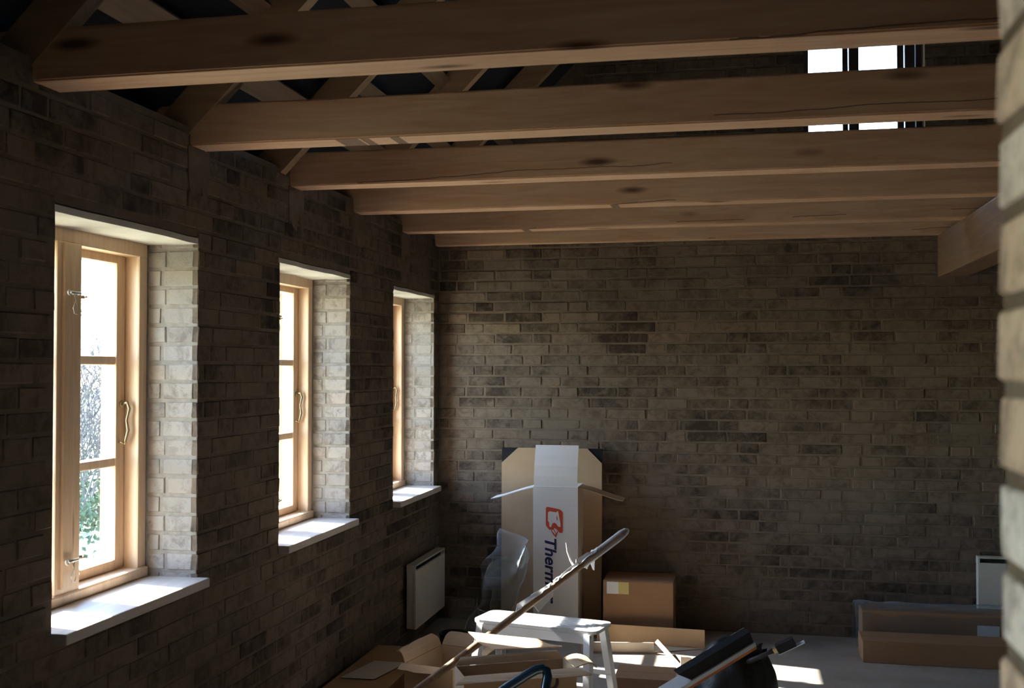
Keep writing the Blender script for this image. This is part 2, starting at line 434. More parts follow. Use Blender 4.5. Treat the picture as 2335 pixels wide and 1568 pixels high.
# left wall (room face, window jambs)
B = []; RV = []
for k in range(int(2.41/CO)):
    z = zc(k); inw = WZ0-.02 < z < WZ1
    segs = []; y = YP1+.004
    if inw:
        for p in WIN: segs.append((y, p[0], True)); y = p[1]
        segs.append((y, YB-.004, False))
    else: segs = [(y, YB-.004, False)]
    for (s, e, _) in segs:
        for c, L in course(s, e, k+1, rr):
            at0 = inw and abs(c-L/2-s) < .002 and s > 1; at1 = inw and abs(c+L/2-e) < .002 and e < 6.7
            D = .02
            B.append(((XL, c, z), -math.pi/2, L, D))
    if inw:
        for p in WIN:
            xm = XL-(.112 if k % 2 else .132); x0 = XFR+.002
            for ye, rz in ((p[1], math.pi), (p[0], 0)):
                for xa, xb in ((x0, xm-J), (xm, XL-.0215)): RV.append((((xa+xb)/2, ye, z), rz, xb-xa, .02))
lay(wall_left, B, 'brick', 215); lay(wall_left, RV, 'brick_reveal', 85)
for p in WIN+[WIN_ADDED]:
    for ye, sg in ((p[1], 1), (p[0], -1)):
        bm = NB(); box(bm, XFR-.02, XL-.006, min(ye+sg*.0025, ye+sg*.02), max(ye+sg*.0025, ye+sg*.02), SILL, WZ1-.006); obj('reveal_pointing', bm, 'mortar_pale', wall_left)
# door jamb of the partition and its faces
B = []
for k in range(int(2.33/CO)):
    z = zc(k)-.0365
    if z < .03: continue
    ls = [(YP0+SL/2, SL), (YP1-HL/2, HL)] if k % 2 else [(YP0+HL/2, HL), (YP1-SL/2, SL)]
    for i, (c, L) in enumerate(ls):
        B.append(((XJ, c, z), math.pi/2, L, .12 if i else .12))
    for c, L in course(XJ+.135, 2.2, k, rr):
        B.append(((c, YP0, z), math.pi, L, .02)); B.append(((c, YP1, z), 0, L, .02))
    if z < 2.1:
        for c, L in course(XL+.02, -.80, k, rr): B.append(((c, YP0, z), math.pi, L, .02)); B.append(((c, YP1, z), 0, L, .02))
lay(wall_part, B, 'brick_pale')

# ------------------------------------------------------------------ windows on the left
def hook(parent, p, nrm, side, mat):
    """stay hook with a hanging wire loop"""
    p = Vector(p); n = Vector(nrm); s = Vector(side)
    bm = NB()
    tube(bm, [p+n*.004, p+n*.018], .006, 8); tube(bm, [p+n*.018-s*.022, p+n*.018+s*.022], .0055, 8); tube(bm, [p+n*.018+s*.022, p+n*.018+s*.032], .0035, 6)
    ring = [p+n*.018-s*.028+s*math.cos(a)*.008+Vector((0, 0, 1))*math.sin(a)*.008 for a in [2*math.pi*k/10 for k in range(11)]]
    tube(bm, ring, .002, 5)
    h = obj('stay_hook', bm, mat, parent, smooth=True)
    q = p+n*.02
    bm = NB()
    pts = [q+s*.008, q+s*.002+Vector((0, 0, -.026)), q-s*.012+Vector((0, 0, -.046)), q-s*.006+Vector((0, 0, -.064)), q+s*.008+Vector((0, 0, -.066)), q+s*.014+Vector((0, 0, -.052)), q+s*.004+Vector((0, 0, -.026)), q-s*.008]
    tube(bm, pts, .0016, 5)
    obj('wire_loop', bm, mat, h, smooth=True)
def window(n, y0, y1):
    wn = empty('window_%d' % n, (XFR, (y0+y1)/2, SILL), kind='structure')
    yc = (y0+y1)/2-.040
    a, b = y0+.004, y1-.004; zt, zb = 2.024, SILL+.001; f = .052; xo = -2.19
    W = 'window_wood'
    for s, (p, q) in ((0, (a, a+f)), (1, (b-f, b))):
        j = bx('frame_jamb', W, wn, xo, XFR, p, q, zb, zt, .006)
        yy = (q, q+.012) if s == 0 else (p-.012, p)
        bx('rebate_strip', W, j, xo+.01, -2.118, yy[0], yy[1], zb+.05, zt-f, .002)
    bx('frame_head', W, wn, xo, XFR+.001, a, b, zt-f, zt, .006)
    bx('frame_sill', W, wn, xo, XFR+.012, a, b, zb, zb+.036, .008)
    # near-black strip painting in the shade of the gap over the frame
    bx('gap_shade', 'dark_slot', wn, xo, XFR-.05, a-.004, b+.004, zt, WZ1-.012, .001)
    mull = bx('mullion', W, wn, -2.107, -2.046, yc-.090, yc+.040, zb+.034, zt-f+.004, .006)
    bx('mullion_bead', W, mull, -2.047, -2.036, yc-.066, yc-.012, zb+.05, zt-f, .004)
    bx('latch_plate', 'dark_slot', mull, -2.075, -2.050, yc+.040, yc+.044, 1.10, 1.20, .001)
    for (p, q, side) in ((a+f+.003, yc-.003, -1), (yc+.003, b-f-.003, 1)):
        cs = bpy.data.objects.new('casement', None); cs.empty_display_size = .05; COL.objects.link(cs); cs.parent = wn
        x0, x1 = -2.165, -2.108; st = .054; zl, zh = zb+.038, zt-f+.008
        def part(nm, *r, m=W, bev=.005): return obj(nm, box(NB(), *r, bev), m, cs)
        part('stile', x0, x1, p, p+st, zl, zh); part('stile', x0, x1, q-st, q, zl, zh)
        part('rail', x0, x1, p+st, q-st, zh-.036, zh); part('rail', x0, x1, p+st, q-st, zl, zl+.034)
        hh = (zh-.036-zl-.034-2*.03)/3; zz = zl+.034
        for i in range(3):
            part('glass_pane', -2.139, -2.135, p+st-.004, q-st+.004, zz-.004, zz+hh+.004, m='glass', bev=0)
            if i < 2: part('muntin', x0, x1-.004, p+st, q-st, zz+hh, zz+hh+.03)
            zz += hh+.03
        # painted outer storm sash seen through the glass
        xs0, xs1 = -2.182, -2.168
        part('outer_stile', xs0, xs1, p+.006, p+.030, zl+.004, zh-.004, m='white_paint'); part('outer_stile', xs0, xs1, q-.024, q-.004, zl+.004, zh-.004, m='white_paint')
        part('outer_rail', xs0, xs1, p+.004, q-.004, zh-.034, zh-.004, m='white_paint'); part('outer_rail', xs0, xs1, p+.004, q-.004, zl+.004, zl+.03, m='white_paint')
        # wrought handle on the hinge-side stile
        if side == 1:
            bm = NB(); yh = q-.020; xh = x1
            tube(bm, [(xh, yh, 1.455), (xh+.022, yh, 1.462), (xh+.028, yh+.002, 1.44), (xh+.020, yh-.002, 1.40), (xh+.026, yh-.001, 1.365), (xh+.018, yh-.004, 1.33), (xh+.016, yh-.007, 1.315)], [.007, .006, .006, .0045, .006, .005, .003], 7)
            obj('handle', bm, 'brass', cs, smooth=True)
            bm = NB(); tube(bm, [(xh, yh, 1.455), (xh+.006, yh, 1.455)], .013, 12); obj('rosette', bm, 'brass', cs, smooth=True)
            bm = NB(); tube(bm, [(xh, yh-.016, 1.325), (xh+.014, yh-.012, 1.322), (xh+.014, yh+.006, 1.322)], .004, 6); obj('catch', bm, 'brass', cs, smooth=True)
    for z in (1.815, .985):
        hook(wn, (-2.036, yc-.040, z), (1, 0, 0), (0, 1, 0), 'metal_hook')
        hook(wn, (-2.072, yc+.040, z-.006), (0, 1, 0), (1, 0, 0), 'brass')
    # window board and lintel
    sb = NB(); box(sb, XFR-.03, XL+.045, y0+.002, y1+.010, SILL-.032, SILL, .004)
    obj('window_board', sb, 'sill_wood', wn)
    lb = NB()
    nseg = 10; rows = []
    for i in range(nseg+1):
        yy = y0-.01+(y1-y0+.02)*i/nseg
        rows.append([(x, yy, WZ1-.004+.005*mnoise.noise((x*9, yy*5, n))) for x in (xo, XFR, -1.99, -1.93, XL-.002)])
    sheet(lb, rows, .02); obj('lintel', lb, 'lintel', wn)
for i, (a, b) in enumerate(WIN): window(i+1, a, b)
window(5, *WIN_ADDED)  # added out of view, lets sky light reach the door jamb

# gable window, upper floor
wg = empty('window_4', ((GW[0]+GW[1])/2, YB+.1, GW[2]), kind='structure')
x0, x1, z0, z1 = GW; ya, yb = YB+.10, YB+.17
for p in ((x0, x0+.010), (1.052, x1)): bx('frame_jamb', 'dark_frame', wg, p[0], p[1], ya, yb, z0, z1, .002)
bx('frame_head', 'dark_frame', wg, x0, x1, ya, yb, z1-.04, z1, .003); bx('frame_sill', 'dark_frame', wg, x0, x1, ya, yb, z0, z0+.04, .003)
bx('mullion', 'dark_frame', wg, .670, .711, ya, yb, z0, z1, .002)
bx('post', 'dark_frame', wg, .991, 1.046, ya, yb, z0+.04, z1-.04, .002)
for (p, q, a0, a1) in ((.411, .664, .021, .032), (.712, .984, .015, .037)):
    cs = bpy.data.objects.new('casement', None); COL.objects.link(cs); cs.parent = wg
    for s_ in ((p, p+a0), (q-a1, q)): obj('stile', box(NB(), s_[0], s_[1], ya+.01, yb-.02, z0+.045, z1-.045, .002), 'dark_frame', cs)
    for s_ in ((z0+.045, z0+.08), (z1-.08, z1-.045)): obj('rail', box(NB(), p+a0, q-a1, ya+.01, yb-.02, s_[0], s_[1], .002), 'dark_frame', cs)
    obj('glass_pane', box(NB(), p+a0-.004, q-a1+.004, ya+.03, ya+.034, z0+.07, z1-.07), 'glass', cs)

# ------------------------------------------------------------------ beams, girder, rafters, roof boards
BZ0, BZ1 = 2.355, 2.497
BE = [(2.625, 2.752), (3.495, 3.615), (4.370, 4.490), (5.155, 5.272), (5.965, 6.082), (6.655, 6.742)]
BL = ['nearest ceiling beam, long dark crack along its side, running across the top of the picture',
      'second ceiling beam from the camera, below the gable window panes',
      'third ceiling beam from the camera, with dark knots along its side',
      'fourth ceiling beam from the camera, over the middle window',
      'fifth ceiling beam from the camera, ending on the girder at the right',
      'farthest ceiling beam, lying flat against the back brick wall']
for i, (a, b) in enumerate(BE):
    bm = NB(); xs = [XL-.15+k*(XR-.06-XL)/24 for k in range(25)]
    rows = [[(x, y, z) for (y, z) in ((a, BZ0), (b, BZ0), (b, BZ1), (a, BZ1))] for x in xs]
    vs = [[bm.verts.new((x, y+.0025*mnoise.noise((x*1.5, i*3, 0)), z+.003*mnoise.noise((x*1.2, i*7, 2)))) for (x, y, z) in r] for r in rows]
    for p, q in zip(vs, vs[1:]):
        for k in range(4): bm.faces.new((p[k], p[(k+1) % 4], q[(k+1) % 4], q[k]))
    bm.faces.new(vs[0]); bm.faces.new(list(reversed(vs[-1])))
    bmesh.ops.recalc_face_normals(bm, faces=bm.faces)
    es = [e for e in bm.edges if abs(e.verts[0].co.x-e.verts[1].co.x) > .05]
    bmesh.ops.bevel(bm, geom=es, offset=.005, segments=2, affect='EDGES')
    tag(obj('ceiling_beam', bm, 'beam', None, (XM, (a+b)/2, BZ0)), BL[i], 'beam', 'ceiling beams')
for (a, b), sd_ in zip(BE[1:5], (1, 2, 3, 4)):
    bm = NB(); n = 8; cy = (a+b)/2; rs_ = random.Random(sd_)
    top = [(cy-.08+.16*i/n, BZ0-.002) for i in range(n+1)]; botm = [(cy+.075-.15*i/n, BZ0-.11-rs_.uniform(0, .09)) for i in range(n+1)]
    pts = [(XL+.0035, y, z) for y, z in top+botm]; slab(bm, pts, .004); bmesh.ops.triangulate(bm, faces=bm.faces); obj('bedding_mortar', bm, 'mortar', wall_left)
tag(obj('girder', box(NB(), 1.15, 1.31, YP1-.02, YB+.05, 2.112, BZ0+.002, .008), 'girder', None, (1.23, 3.8, 2.112)), 'heavy timber girder carrying the ends of the ceiling beams at the right', 'beam')
RAF = [(2.62, 'roof rafter over the nearest ceiling beam'), (3.49, 'roof rafter over the second ceiling beam'), (4.27, 'roof rafter over the third ceiling beam'),
       (5.20, 'roof rafter over the fourth ceiling beam'), (6.0, 'roof rafter over the fifth ceiling beam')]
for y, lab in RAF:
    bm = NB(); x0, x1 = XL-.10, XM
    poly = [(x0, EAVE+(x0-XL)), (x1, EAVE+(x1-XL)), (x1, EAVE+(x1-XL)+.17), (x0, EAVE+(x0-XL)+.17)]
    a = [bm.verts.new((x, y, z)) for x, z in poly]; b = [bm.verts.new((x, y+.055, z)) for x, z in poly]
    bm.faces.new(a); bm.faces.new(list(reversed(b)))
    for i in range(4): bm.faces.new((a[i], a[(i+1) % 4], b[(i+1) % 4], b[i]))
    tag(obj('rafter', bm, 'rafter', None, (XL, y, EAVE)), 'sloping '+lab+', seen above the left wall', 'rafter', 'roof rafters')
names = ['lowest roof board above the left wall, under the dark felt', 'middle roof board above the left wall, under the dark felt', 'highest roof board above the left wall, under the dark felt']
for lab, x, wd in zip(names, (-1.76, -1.60, -1.42), (.10, .07, .075)):
    bm = NB(); z = EAVE+(x-XL)+.155; h = wd/2*.7071
    slab(bm, [(x-h, YP1, z-h), (x-h, YB+.02, z-h), (x+h, YB+.02, z+h), (x+h, YP1, z+h)], .025)
    tag(obj('roof_board', bm, 'roofboard', None, (x, 3.8, z)), lab, 'board', 'roof boards')

# ------------------------------------------------------------------ radiators
def radiator(name, label, o, along, nrm, L, zb, zt, depth):
    """panel heater: o = start corner on wall, along = direction of its length, nrm = into the room"""
    o, u, n = Vector(o), Vector(along), Vector(nrm)
    e = empty(name, o+u*L/2+Vector((0, 0, zb)), label, 'radiator')
    def P(a, d, z): return o+u*a+n*d+Vector((0, 0, z))
    def bxp(nm, mat, a0, a1, d0, d1, z0, z1, bev=.004):
        p, q = P(a0, d0, z0), P(a1, d1, z1)
        return obj(nm, box(NB(), *sorted((p.x, q.x)), *sorted((p.y, q.y)), *sorted((p.z, q.z)), bev), mat, e)
    bxp('front_panel', 'radiator_paint', 0, L, depth-.016, depth, zb, zt-.034)
    bxp('casing', 'radiator_paint', 0, L, .02, depth-.017, zb+.002, zt-.045, .006)
    bxp('top_rail', 'radiator_paint', 0, L, .02, depth, zt-.010, zt, .003)
    for a in (0, L-.012): bxp('end_cap', 'radiator_paint', a, a+.012, .02, depth-.001, zt-.045, zt-.009, .002)
    bxp('grille_recess', 'dark_slot', .013, L-.013, .022, depth-.025, zt-.044, zt-.012, 0)
    for a in (.12, L-.16): bxp('wall_bracket', 'white_paint', a, a+.04, -.004, .022, zb+.06, zt-.08, .002)
radiator('panel_radiator', 'cream panel radiator low on the left wall, under the farthest window', (XL, 5.99, 0), (0, 1, 0), (1, 0, 0), .63, .105, .468, .075)
radiator('panel_radiator', 'cream panel radiator on the back wall, beside the brick door jamb', (1.338, YB, 0), (1, 0, 0), (0, -1, 0), .85, .142, .508, .075)

# ------------------------------------------------------------------ tall cartons against the back wall
pc = empty('flat_carton', (-1.125, 6.69, 0), 'flat brown carton with black corner protectors, leaning on back wall behind the white carton', 'box')
bm = NB(); tl = lambda z: 6.690+.025*z/1.09                      # leans back a little
def pq(x, z, d=0): return (x, tl(z)-d, z)
slab(bm, [pq(-1.437, 0), pq(-1.437, .995), pq(-1.335, 1.088), pq(-.90, 1.088), pq(-.812, 1.0), pq(-.815, 0)], -.03)
obj('front_panel', bm, 'cardboard', pc)
for (xa, xb, xc) in ((-1.437, -1.335, -1.437), (-.812, -.90, -.812)):
    bm = NB(); slab(bm, [pq(xa, 1.0, -.002), pq(xb, 1.088, -.002), pq(xc, 1.088, -.002)], -.026 if xa > xb else .026); obj('corner_protector', bm, 'black_plastic', pc)
wc = empty('tall_white_carton', (-1.056, 6.53, 0), 'tall narrow white carton with red emblem and blue lettering, open flaps at top', 'box')
X0, X1, Y0, Y1, ZT = -1.190, -.922, 6.42, 6.64, .882; t = .005
bx('front_panel', 'white_card', wc, X0, X1, Y0, Y0+t, 0, ZT, .001)
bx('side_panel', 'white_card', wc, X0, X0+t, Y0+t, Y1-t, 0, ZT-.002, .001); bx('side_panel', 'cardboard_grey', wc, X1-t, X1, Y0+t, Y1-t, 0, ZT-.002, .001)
bx('back_panel', 'white_card', wc, X0, X1, Y1-t, Y1, 0, ZT, .001); bx('bottom_panel', 'white_card', wc, X0+t, X1-t, Y0+t, Y1-t, 0, t, 0)
bm = NB(); sheet(bm, [[(X0+.004+i*(X1-X0-.008)/4, Y0+.003+.055*s*s+.01*s, ZT+.240*s) for i in range(5)] for s in (0, .25, .5, .75, 1)], .004)
obj('front_flap', bm, 'white_card', wc)
for sgn, xa, m in ((-1, X0, 'white_card'), (1, X1, 'cardboard')):
    rows = []
    for k in range(8):
        s = k/7; x = xa+sgn*.262*s; z = ZT-.006-.075*math.sin(s*1.5)**1.0*(.45+.55*s)
        rows.append([(x, y, z) for y in (Y0+.008+.012*s, Y0+.07, Y0+.14, Y1-.03)])
    bm = NB(); sheet(bm, rows, .004); obj('side_flap', bm, m, wc)
def text_mesh(s, size, shear=0, bold=0, spacing=1.0):
    c = bpy.data.curves.new('lettering', 'FONT'); c.body = s; c.size = size; c.shear = shear; c.offset = bold; c.space_character = spacing
    c.extrude = .0006; o = bpy.data.objects.new('lettering', c); COL.objects.link(o)
    me = bpy.data.meshes.new_from_object(o.evaluated_get(bpy.context.evaluated_depsgraph_get()))
    bpy.data.objects.remove(o, do_unlink=True); me.name = 'lettering'; return me
def lettering(parent, me, mat, origin, ux, uy):
    """place text: ux = reading direction, uy = letter-up direction (world)"""
    ux, uy = Vector(ux).normalized(), Vector(uy).normalized(); uz = ux.cross(uy)
    mt = Matrix((ux, uy, uz)).transposed().to_4x4(); mt.translation = Vector(origin)-root_loc(parent)
    me.transform(mt); me.materials.clear(); me.materials.append(M[mat])
    o = bpy.data.objects.new('lettering', me); COL.objects.link(o); o.parent = parent; return o
me = text_mesh('Thermor', .094, .22, .0022, 1.0)
xs = [v.co.x for v in me.vertices]; k = .385/(max(xs)-min(xs)); x0_ = min(xs)
for v in me.vertices: v.co.x = (v.co.x-x0_)*k
lettering(wc, me, 'ink_blue', (-1.116, Y0-.0012, .576), (0, 0, -1), (1, 0, 0))
# red emblem: framed animal with a striped foot
def flat_poly(name, pts, mat, parent, y, th=.001):
    bm = NB(); a = [bm.verts.new((x, y, z)) for x, z in pts]; f = bm.faces.new(a)
    r = bmesh.ops.extrude_face_region(bm, geom=[f]); bmesh.ops.translate(bm, verts=[v for v in r['geom'] if isinstance(v, bmesh.types.BMVert)], vec=(0, -th, 0))
    bmesh.ops.triangulate(bm, faces=bm.faces); return obj(name, bm, mat, parent)
ex0, ex1, ez0, ez1 = -1.113, -1.012, .608, .762
def E(u, v): return (ex0+(ex1-ex0)*u, ez1-(ez1-ez0)*v)           # u right, v down (0..1 of the emblem)
emb = flat_poly('emblem', [E(*p) for p in [(.0, .06), (.04, .01), (.12, 0), (.78, .08), (.93, .13), (1, .22), (1, .93), (.96, .985), (.80, .985), (.77, .93), (.52, .84), (.30, .86), (.22, .88), (.04, .76), (0, .70)]], 'ink_red', wc, Y0-.0004)
flat_poly('emblem_figure', [E(*p) for p in [(.13, .22), (.22, .17), (.45, .19), (.62, .20), (.72, .14), (.76, .26), (.80, .42), (.87, .62), (.86, .76), (.72, .74), (.62, .64), (.50, .60), (.38, .64), (.34, .72), (.30, .78), (.20, .74), (.20, .60), (.12, .52)]], 'white_card', emb, Y0-.0012)
flat_poly('emblem_foot', [E(*p) for p in [(.30, .90), (.52, .76), (.76, .90), (.66, 1.04), (.60, 1.17), (.44, 1.06)]], 'ink_red', emb, Y0-.0006)
for p in ([(.36, .91), (.44, .855), (.58, 1.03), (.55, 1.06)], [(.47, .835), (.54, .80), (.66, .95), (.615, 1.0)], [(.57, .815), (.62, .84), (.71, .90), (.67, .945)]):
    flat_poly('emblem_stripe', [E(*q) for q in p], 'white_card', emb, Y0-.0013)
flat_poly('emblem_eye', [E(*q) for q in [(.63, .30), (.68, .40), (.70, .52), (.65, .48)]], 'ink_red', emb, Y0-.0022)

# brown carton with label
def closed_carton(name, label, x0, x1, y0, y1, z0, z1, mat, rz=0):
    e = empty(name, ((x0+x1)/2, (y0+y1)/2, z0), label, 'box')
    obj('body', box(NB(), x0, x1, y0, y1, z0, z1-.004, .004), mat, e)
    ym = (y0+y1)/2
    for a, b in ((y0+.001, ym-.0015), (ym+.0015, y1-.001)): obj('lid_flap', box(NB(), x0+.001, x1-.001, a, b, z1-.004, z1, .001), mat, e)
    return e
bc = closed_carton('brown_carton', 'dark brown carton with white and yellow label, standing against the back wall', -.772, -.366, 6.40, 6.70, 0, .346, 'cardboard_dark')
bx('label_white', 'paper_white', bc, -.750, -.682, 6.3988, 6.4005, .270, .339, 0); bx('label_yellow', 'label_yellow', bc, -.682, -.622, 6.3988, 6.4005, .270, .339, 0)

# ------------------------------------------------------------------ crumpled plastic film by the radiator
def film(name, label, f, nu, nv, th=.0008):
    bm = NB(); sheet(bm, [[f(i/(nu-1), j/(nv-1)) for j in range(nv)] for i in range(nu)], th)
    o = obj(name, bm, 'film', None, f(.5, 0), smooth=True); return tag(o, label, 'plastic sheet')
def f1(u, v):
    x = -1.36+.10*u-.30*(1-v)*.3-.16*u*(1-v); y = 6.42+.10*math.sin(u*9+v*2.0)*(.6+.4*v)-.12*u
    z = .62*v*(1-.30*u)
    d = mnoise.noise((u*6, v*5, 1.3))*.05; return Vector((x-.12*math.sin(u*5+v*3)+d, y+d, z))
film('plastic_film', 'clear crumpled plastic film standing up beside the flat brown carton', f1, 26, 22)
def f2(u, v):
    x = -1.60+.26*u; y = 6.12-.22*v+.03*math.sin(u*7); z = .22*(1-v)*(1-.4*u*u)+.035*(1+mnoise.noise((u*5, v*5, 4.2)))
    return Vector((x+.04*mnoise.noise((u*4, v*4, 9)), y, z))
film('plastic_film', 'clear plastic film slumped on the floor below the left radiator', f2, 22, 18)

# ------------------------------------------------------------------ aluminium work stool
ws = empty('step_stool', (-.83, 4.60, 0), 'aluminium work stool with flat sunlit platform, under the wooden pole', 'stool')
ZP = .515
A = Vector((-1.110, 4.560, 0)); Bv = Vector((-.597, 4.440, 0)); ux = (Bv-A).normalized(); uy = Vector((-ux.y, ux.x, 0)); Lp = (Bv-A).length+.035; Wp = .205
def S(a, d, z): return A+ux*a+uy*d+Vector((0, 0, z))
bm = NB()
out = []
for (ca, cd, a0) in ((Lp-.035, .035, -90), (Lp-.035, Wp-.035, 0), (.035, Wp-.035, 90), (.035, .035, 180)):
    for k in range(4): out.append(S(ca+.035*math.cos(R(a0+30*k)), cd+.035*math.sin(R(a0+30*k)), ZP))
slab(bm, out, -.014); bmesh.ops.recalc_face_normals(bm, faces=bm.faces); plat = obj('platform', bm, 'aluminium', ws)
for k in range(7):
    d = .03+k*(Wp-.06)/6; bm = NB(); bar(bm, S(.04, d, ZP+.001), S(Lp-.04, d, ZP+.001), uy*.004, Vector((0, 0, .0015))); obj('tread_rib', bm, 'aluminium', plat)
for d in (.004, Wp-.004):
    bm = NB(); bar(bm, S(.02, d, ZP-.034), S(Lp-.02, d, ZP-.034), uy*.004, Vector((0, 0, .019))); r = obj('apron_rail', bm, 'aluminium', ws)
    for a in (.028, Lp-.028):
        for z in (-.024, -.044):
            bm = NB(); s = -1 if d < .1 else 1; tube(bm, [S(a, d+s*.004, ZP+z), S(a, d+s*.009, ZP+z)], .0055, 8); obj('rivet', bm, 'dark_slot', r)
feet = {}
for (a, sa) in ((.028, -1), (Lp-.028, 1)):
    for (d, sdn) in ((.018, -1), (Wp-.018, 1)):
        top = S(a, d, ZP-.014); bot = S(a+sa*.035, d+sdn*.115, 0.012)
        bm = NB(); dirv = (bot-top).normalized()
        # open channel profile: web and two flanges
        bar(bm, top, bot, ux*.003, uy*.022); 
        for q in (-1, 1): bar(bm, top+uy*.021*q-ux*sa*.012, bot+uy*.021*q-ux*sa*.012, ux*.013, uy*.002)
        lg = obj('leg', bm, 'aluminium', ws)
        bm = NB(); bar(bm, bot+Vector((0, 0, -.012)), bot+Vector((0, 0, .022)), ux*.018, uy*.026); obj('rubber_foot', bm, 'black_plastic', lg)
        feet[(sa, sdn)] = (top, bot)
for sdn in (-1, 1):
    for s in (.42, .78):
        p = feet[(-1, sdn)][0].lerp(feet[(-1, sdn)][1], s); q = feet[(1, sdn)][0].lerp(feet[(1, sdn)][1], s)
        bm = NB(); bar(bm, p, q, uy*.022, Vector((0, 0, .010))); obj('rung', bm, 'aluminium', ws)

# ------------------------------------------------------------------ wooden pole with torn plastic sleeve
P0 = Vector((-.922, 4.408, .549)); P1 = Vector((-.493, 4.90, .852)); pd = (P1-P0).normalized()
base = P0-pd*((P0.z-.010)/pd.z); tip = P1
pole = empty('wooden_pole', base, 'long wooden pole with torn plastic sleeve, leaning across the aluminium stool', 'pole')
bm = NB(); N = 30; tube(bm, [base+(tip-base)*(i/N)+Vector((0, 0, .003*mnoise.noise((i*.3, 0, 0)))) for i in range(N+1)], [.0165-.002*i/N for i in range(N+1)], 10)
obj('shaft', bm, 'pole_wood', pole, smooth=True)
def along(s): return P0+(P1-P0)*s
bm = NB(); tube(bm, [along(s) for s in (.62, .70, .80, .90, .97, 1.01, 1.03)], [.0185, .020, .0205, .021, .0205, .016, .008], 10); obj('plastic_sleeve', bm, 'sleeve', pole, smooth=True)
# torn wraps of pale plastic
def wrap(s0, s1, seed, wid):
    bm = NB(); n = 9; rows = []
    sidev = Vector((pd.z, 0, -pd.x)).normalized()*-1; back = pd.cross(sidev)
    for i in range(n):
        s = s0+(s1-s0)*i/(n-1); c = along(s); row = []
        for j in range(6):
            a = -1.2+2.6*j/5; r = .0205+.006*mnoise.noise((i*.7, j*.8, seed)); ext = 1+wid*max(0, mnoise.noise((i*.45, seed*1.7, 0))+.3)*(j == 0 or j == 5)
            row.append(c+(Vector((0, 0, 1))*math.cos(a)+Vector((0, -1, 0))*math.sin(a)*1.0+Vector((-.3, 0, 0)))*r*ext)
        rows.append(row)
    sheet(bm, rows, .0012); obj('torn_wrap', bm, 'paper_white', pole)
wrap(.10, .36, 1.2, 3.0); wrap(.38, .60, 3.1, 1.2); wrap(.58, .76, 5.3, 2.0)
pv = Vector((-.62, 0, .78)); yv = Vector((0, -.018, 0))
for pts in ([(.08, .010), (.12, .034), (.34, .022), (.36, .008)], [(.20, -.012), (.36, -.010), (.34, -.030), (.20, -.046)], [(.44, .010), (.47, .022), (.60, .024), (.62, .010)], [(.58, .012), (.61, .034), (.70, .030), (.75, .012)]):
    bm = NB(); slab(bm, [along(a_)+pv*b_+yv for a_, b_ in pts], .002); obj('torn_wrap', bm, 'paper_white', pole)
for s, dz, dx in ((.70, -.055, .008), (.66, -.035, -.004)):
    c = along(s); bm = NB(); slab(bm, [c+Vector((-.014, 0, -.008)), c+Vector((.014, -.004, -.004)), c+Vector((dx+.004, -.010, dz)), c+Vector((dx-.004, -.008, dz+.004))], .0015); obj('torn_tail', bm, 'paper_white', pole)
c = along(.56); bm = NB(); tube(bm, [c, c+Vector((-.022, 0, .035)), c+Vector((-.037, 0, .075)), c+Vector((-.043, .002, .112))], [.005, .004, .003, .0012], 5); obj('torn_strand', bm, 'paper_white', pole)

# ------------------------------------------------------------------ open cartons in the foreground
def open_carton(name, label, c, ang, L, W, z0, z1, mat, flaps, t=.005):
    """flaps: list of (side, length, tilt degrees outwards from upright, taper)"""
    e = empty(name, (c[0], c[1], z0), label, 'box')
    u = Vector((math.cos(R(ang)), math.sin(R(ang)), 0)); v = Vector((-u.y, u.x, 0)); c3 = Vector((c[0], c[1], 0))
    def P(a, b, z): return c3+u*a+v*b+Vector((0, 0, z))
    hl, hw = L/2, W/2
    for (b0, nm) in ((-hw, 'side_panel'), (hw-t, 'side_panel')):
        bm = NB(); slab(bm, [P(-hl, b0, z0), P(hl, b0, z0), P(hl, b0, z1), P(-hl, b0, z1)], -t); obj(nm, bm, mat, e)
    for a0 in (-hl, hl-t):
        bm = NB(); slab(bm, [P(a0, -hw+t, z0), P(a0, hw-t, z0), P(a0, hw-t, z1), P(a0, -hw+t, z1)], t); obj('end_panel', bm, mat, e)
    bm = NB(); slab(bm, [P(-hl+t, -hw+t, z0), P(hl-t, -hw+t, z0), P(hl-t, hw-t, z0), P(-hl+t, hw-t, z0)], t); obj('bottom_panel', bm, mat, e)
    for side, ln, tilt, tap, bend in flaps:
        if side in ('front', 'back'):
            s = -1 if side == 'front' else 1; ed = [(-hl+.004, s*hw), (hl-.004, s*hw)]; n = v*s
        else:
            s = -1 if side == 'left' else 1; ed = [(s*hl, -hw+.004), (s*hl, hw-.004)]; n = u*s
        rows = []
        for k in range(6):
            q = k/5; ang2 = R(tilt+bend*q*q)
            row = []
            for j in range(6):
                f = j/5; m = .5+(f-.5)*(1-tap*q); p = P(ed[0][0]+(ed[1][0]-ed[0][0])*m, ed[0][1]+(ed[1][1]-ed[0][1])*m, z1+.001)
                row.append(p+n*math.sin(ang2)*ln*q+Vector((0, 0, math.cos(ang2)*ln*q+.012*q*mnoise.noise((f*2.5, q*2, ln*30)))))
            rows.append(row)
        bm = NB(); sheet(bm, rows, t*.8); obj('flap', bm, mat, e)
    return e, P, u, v

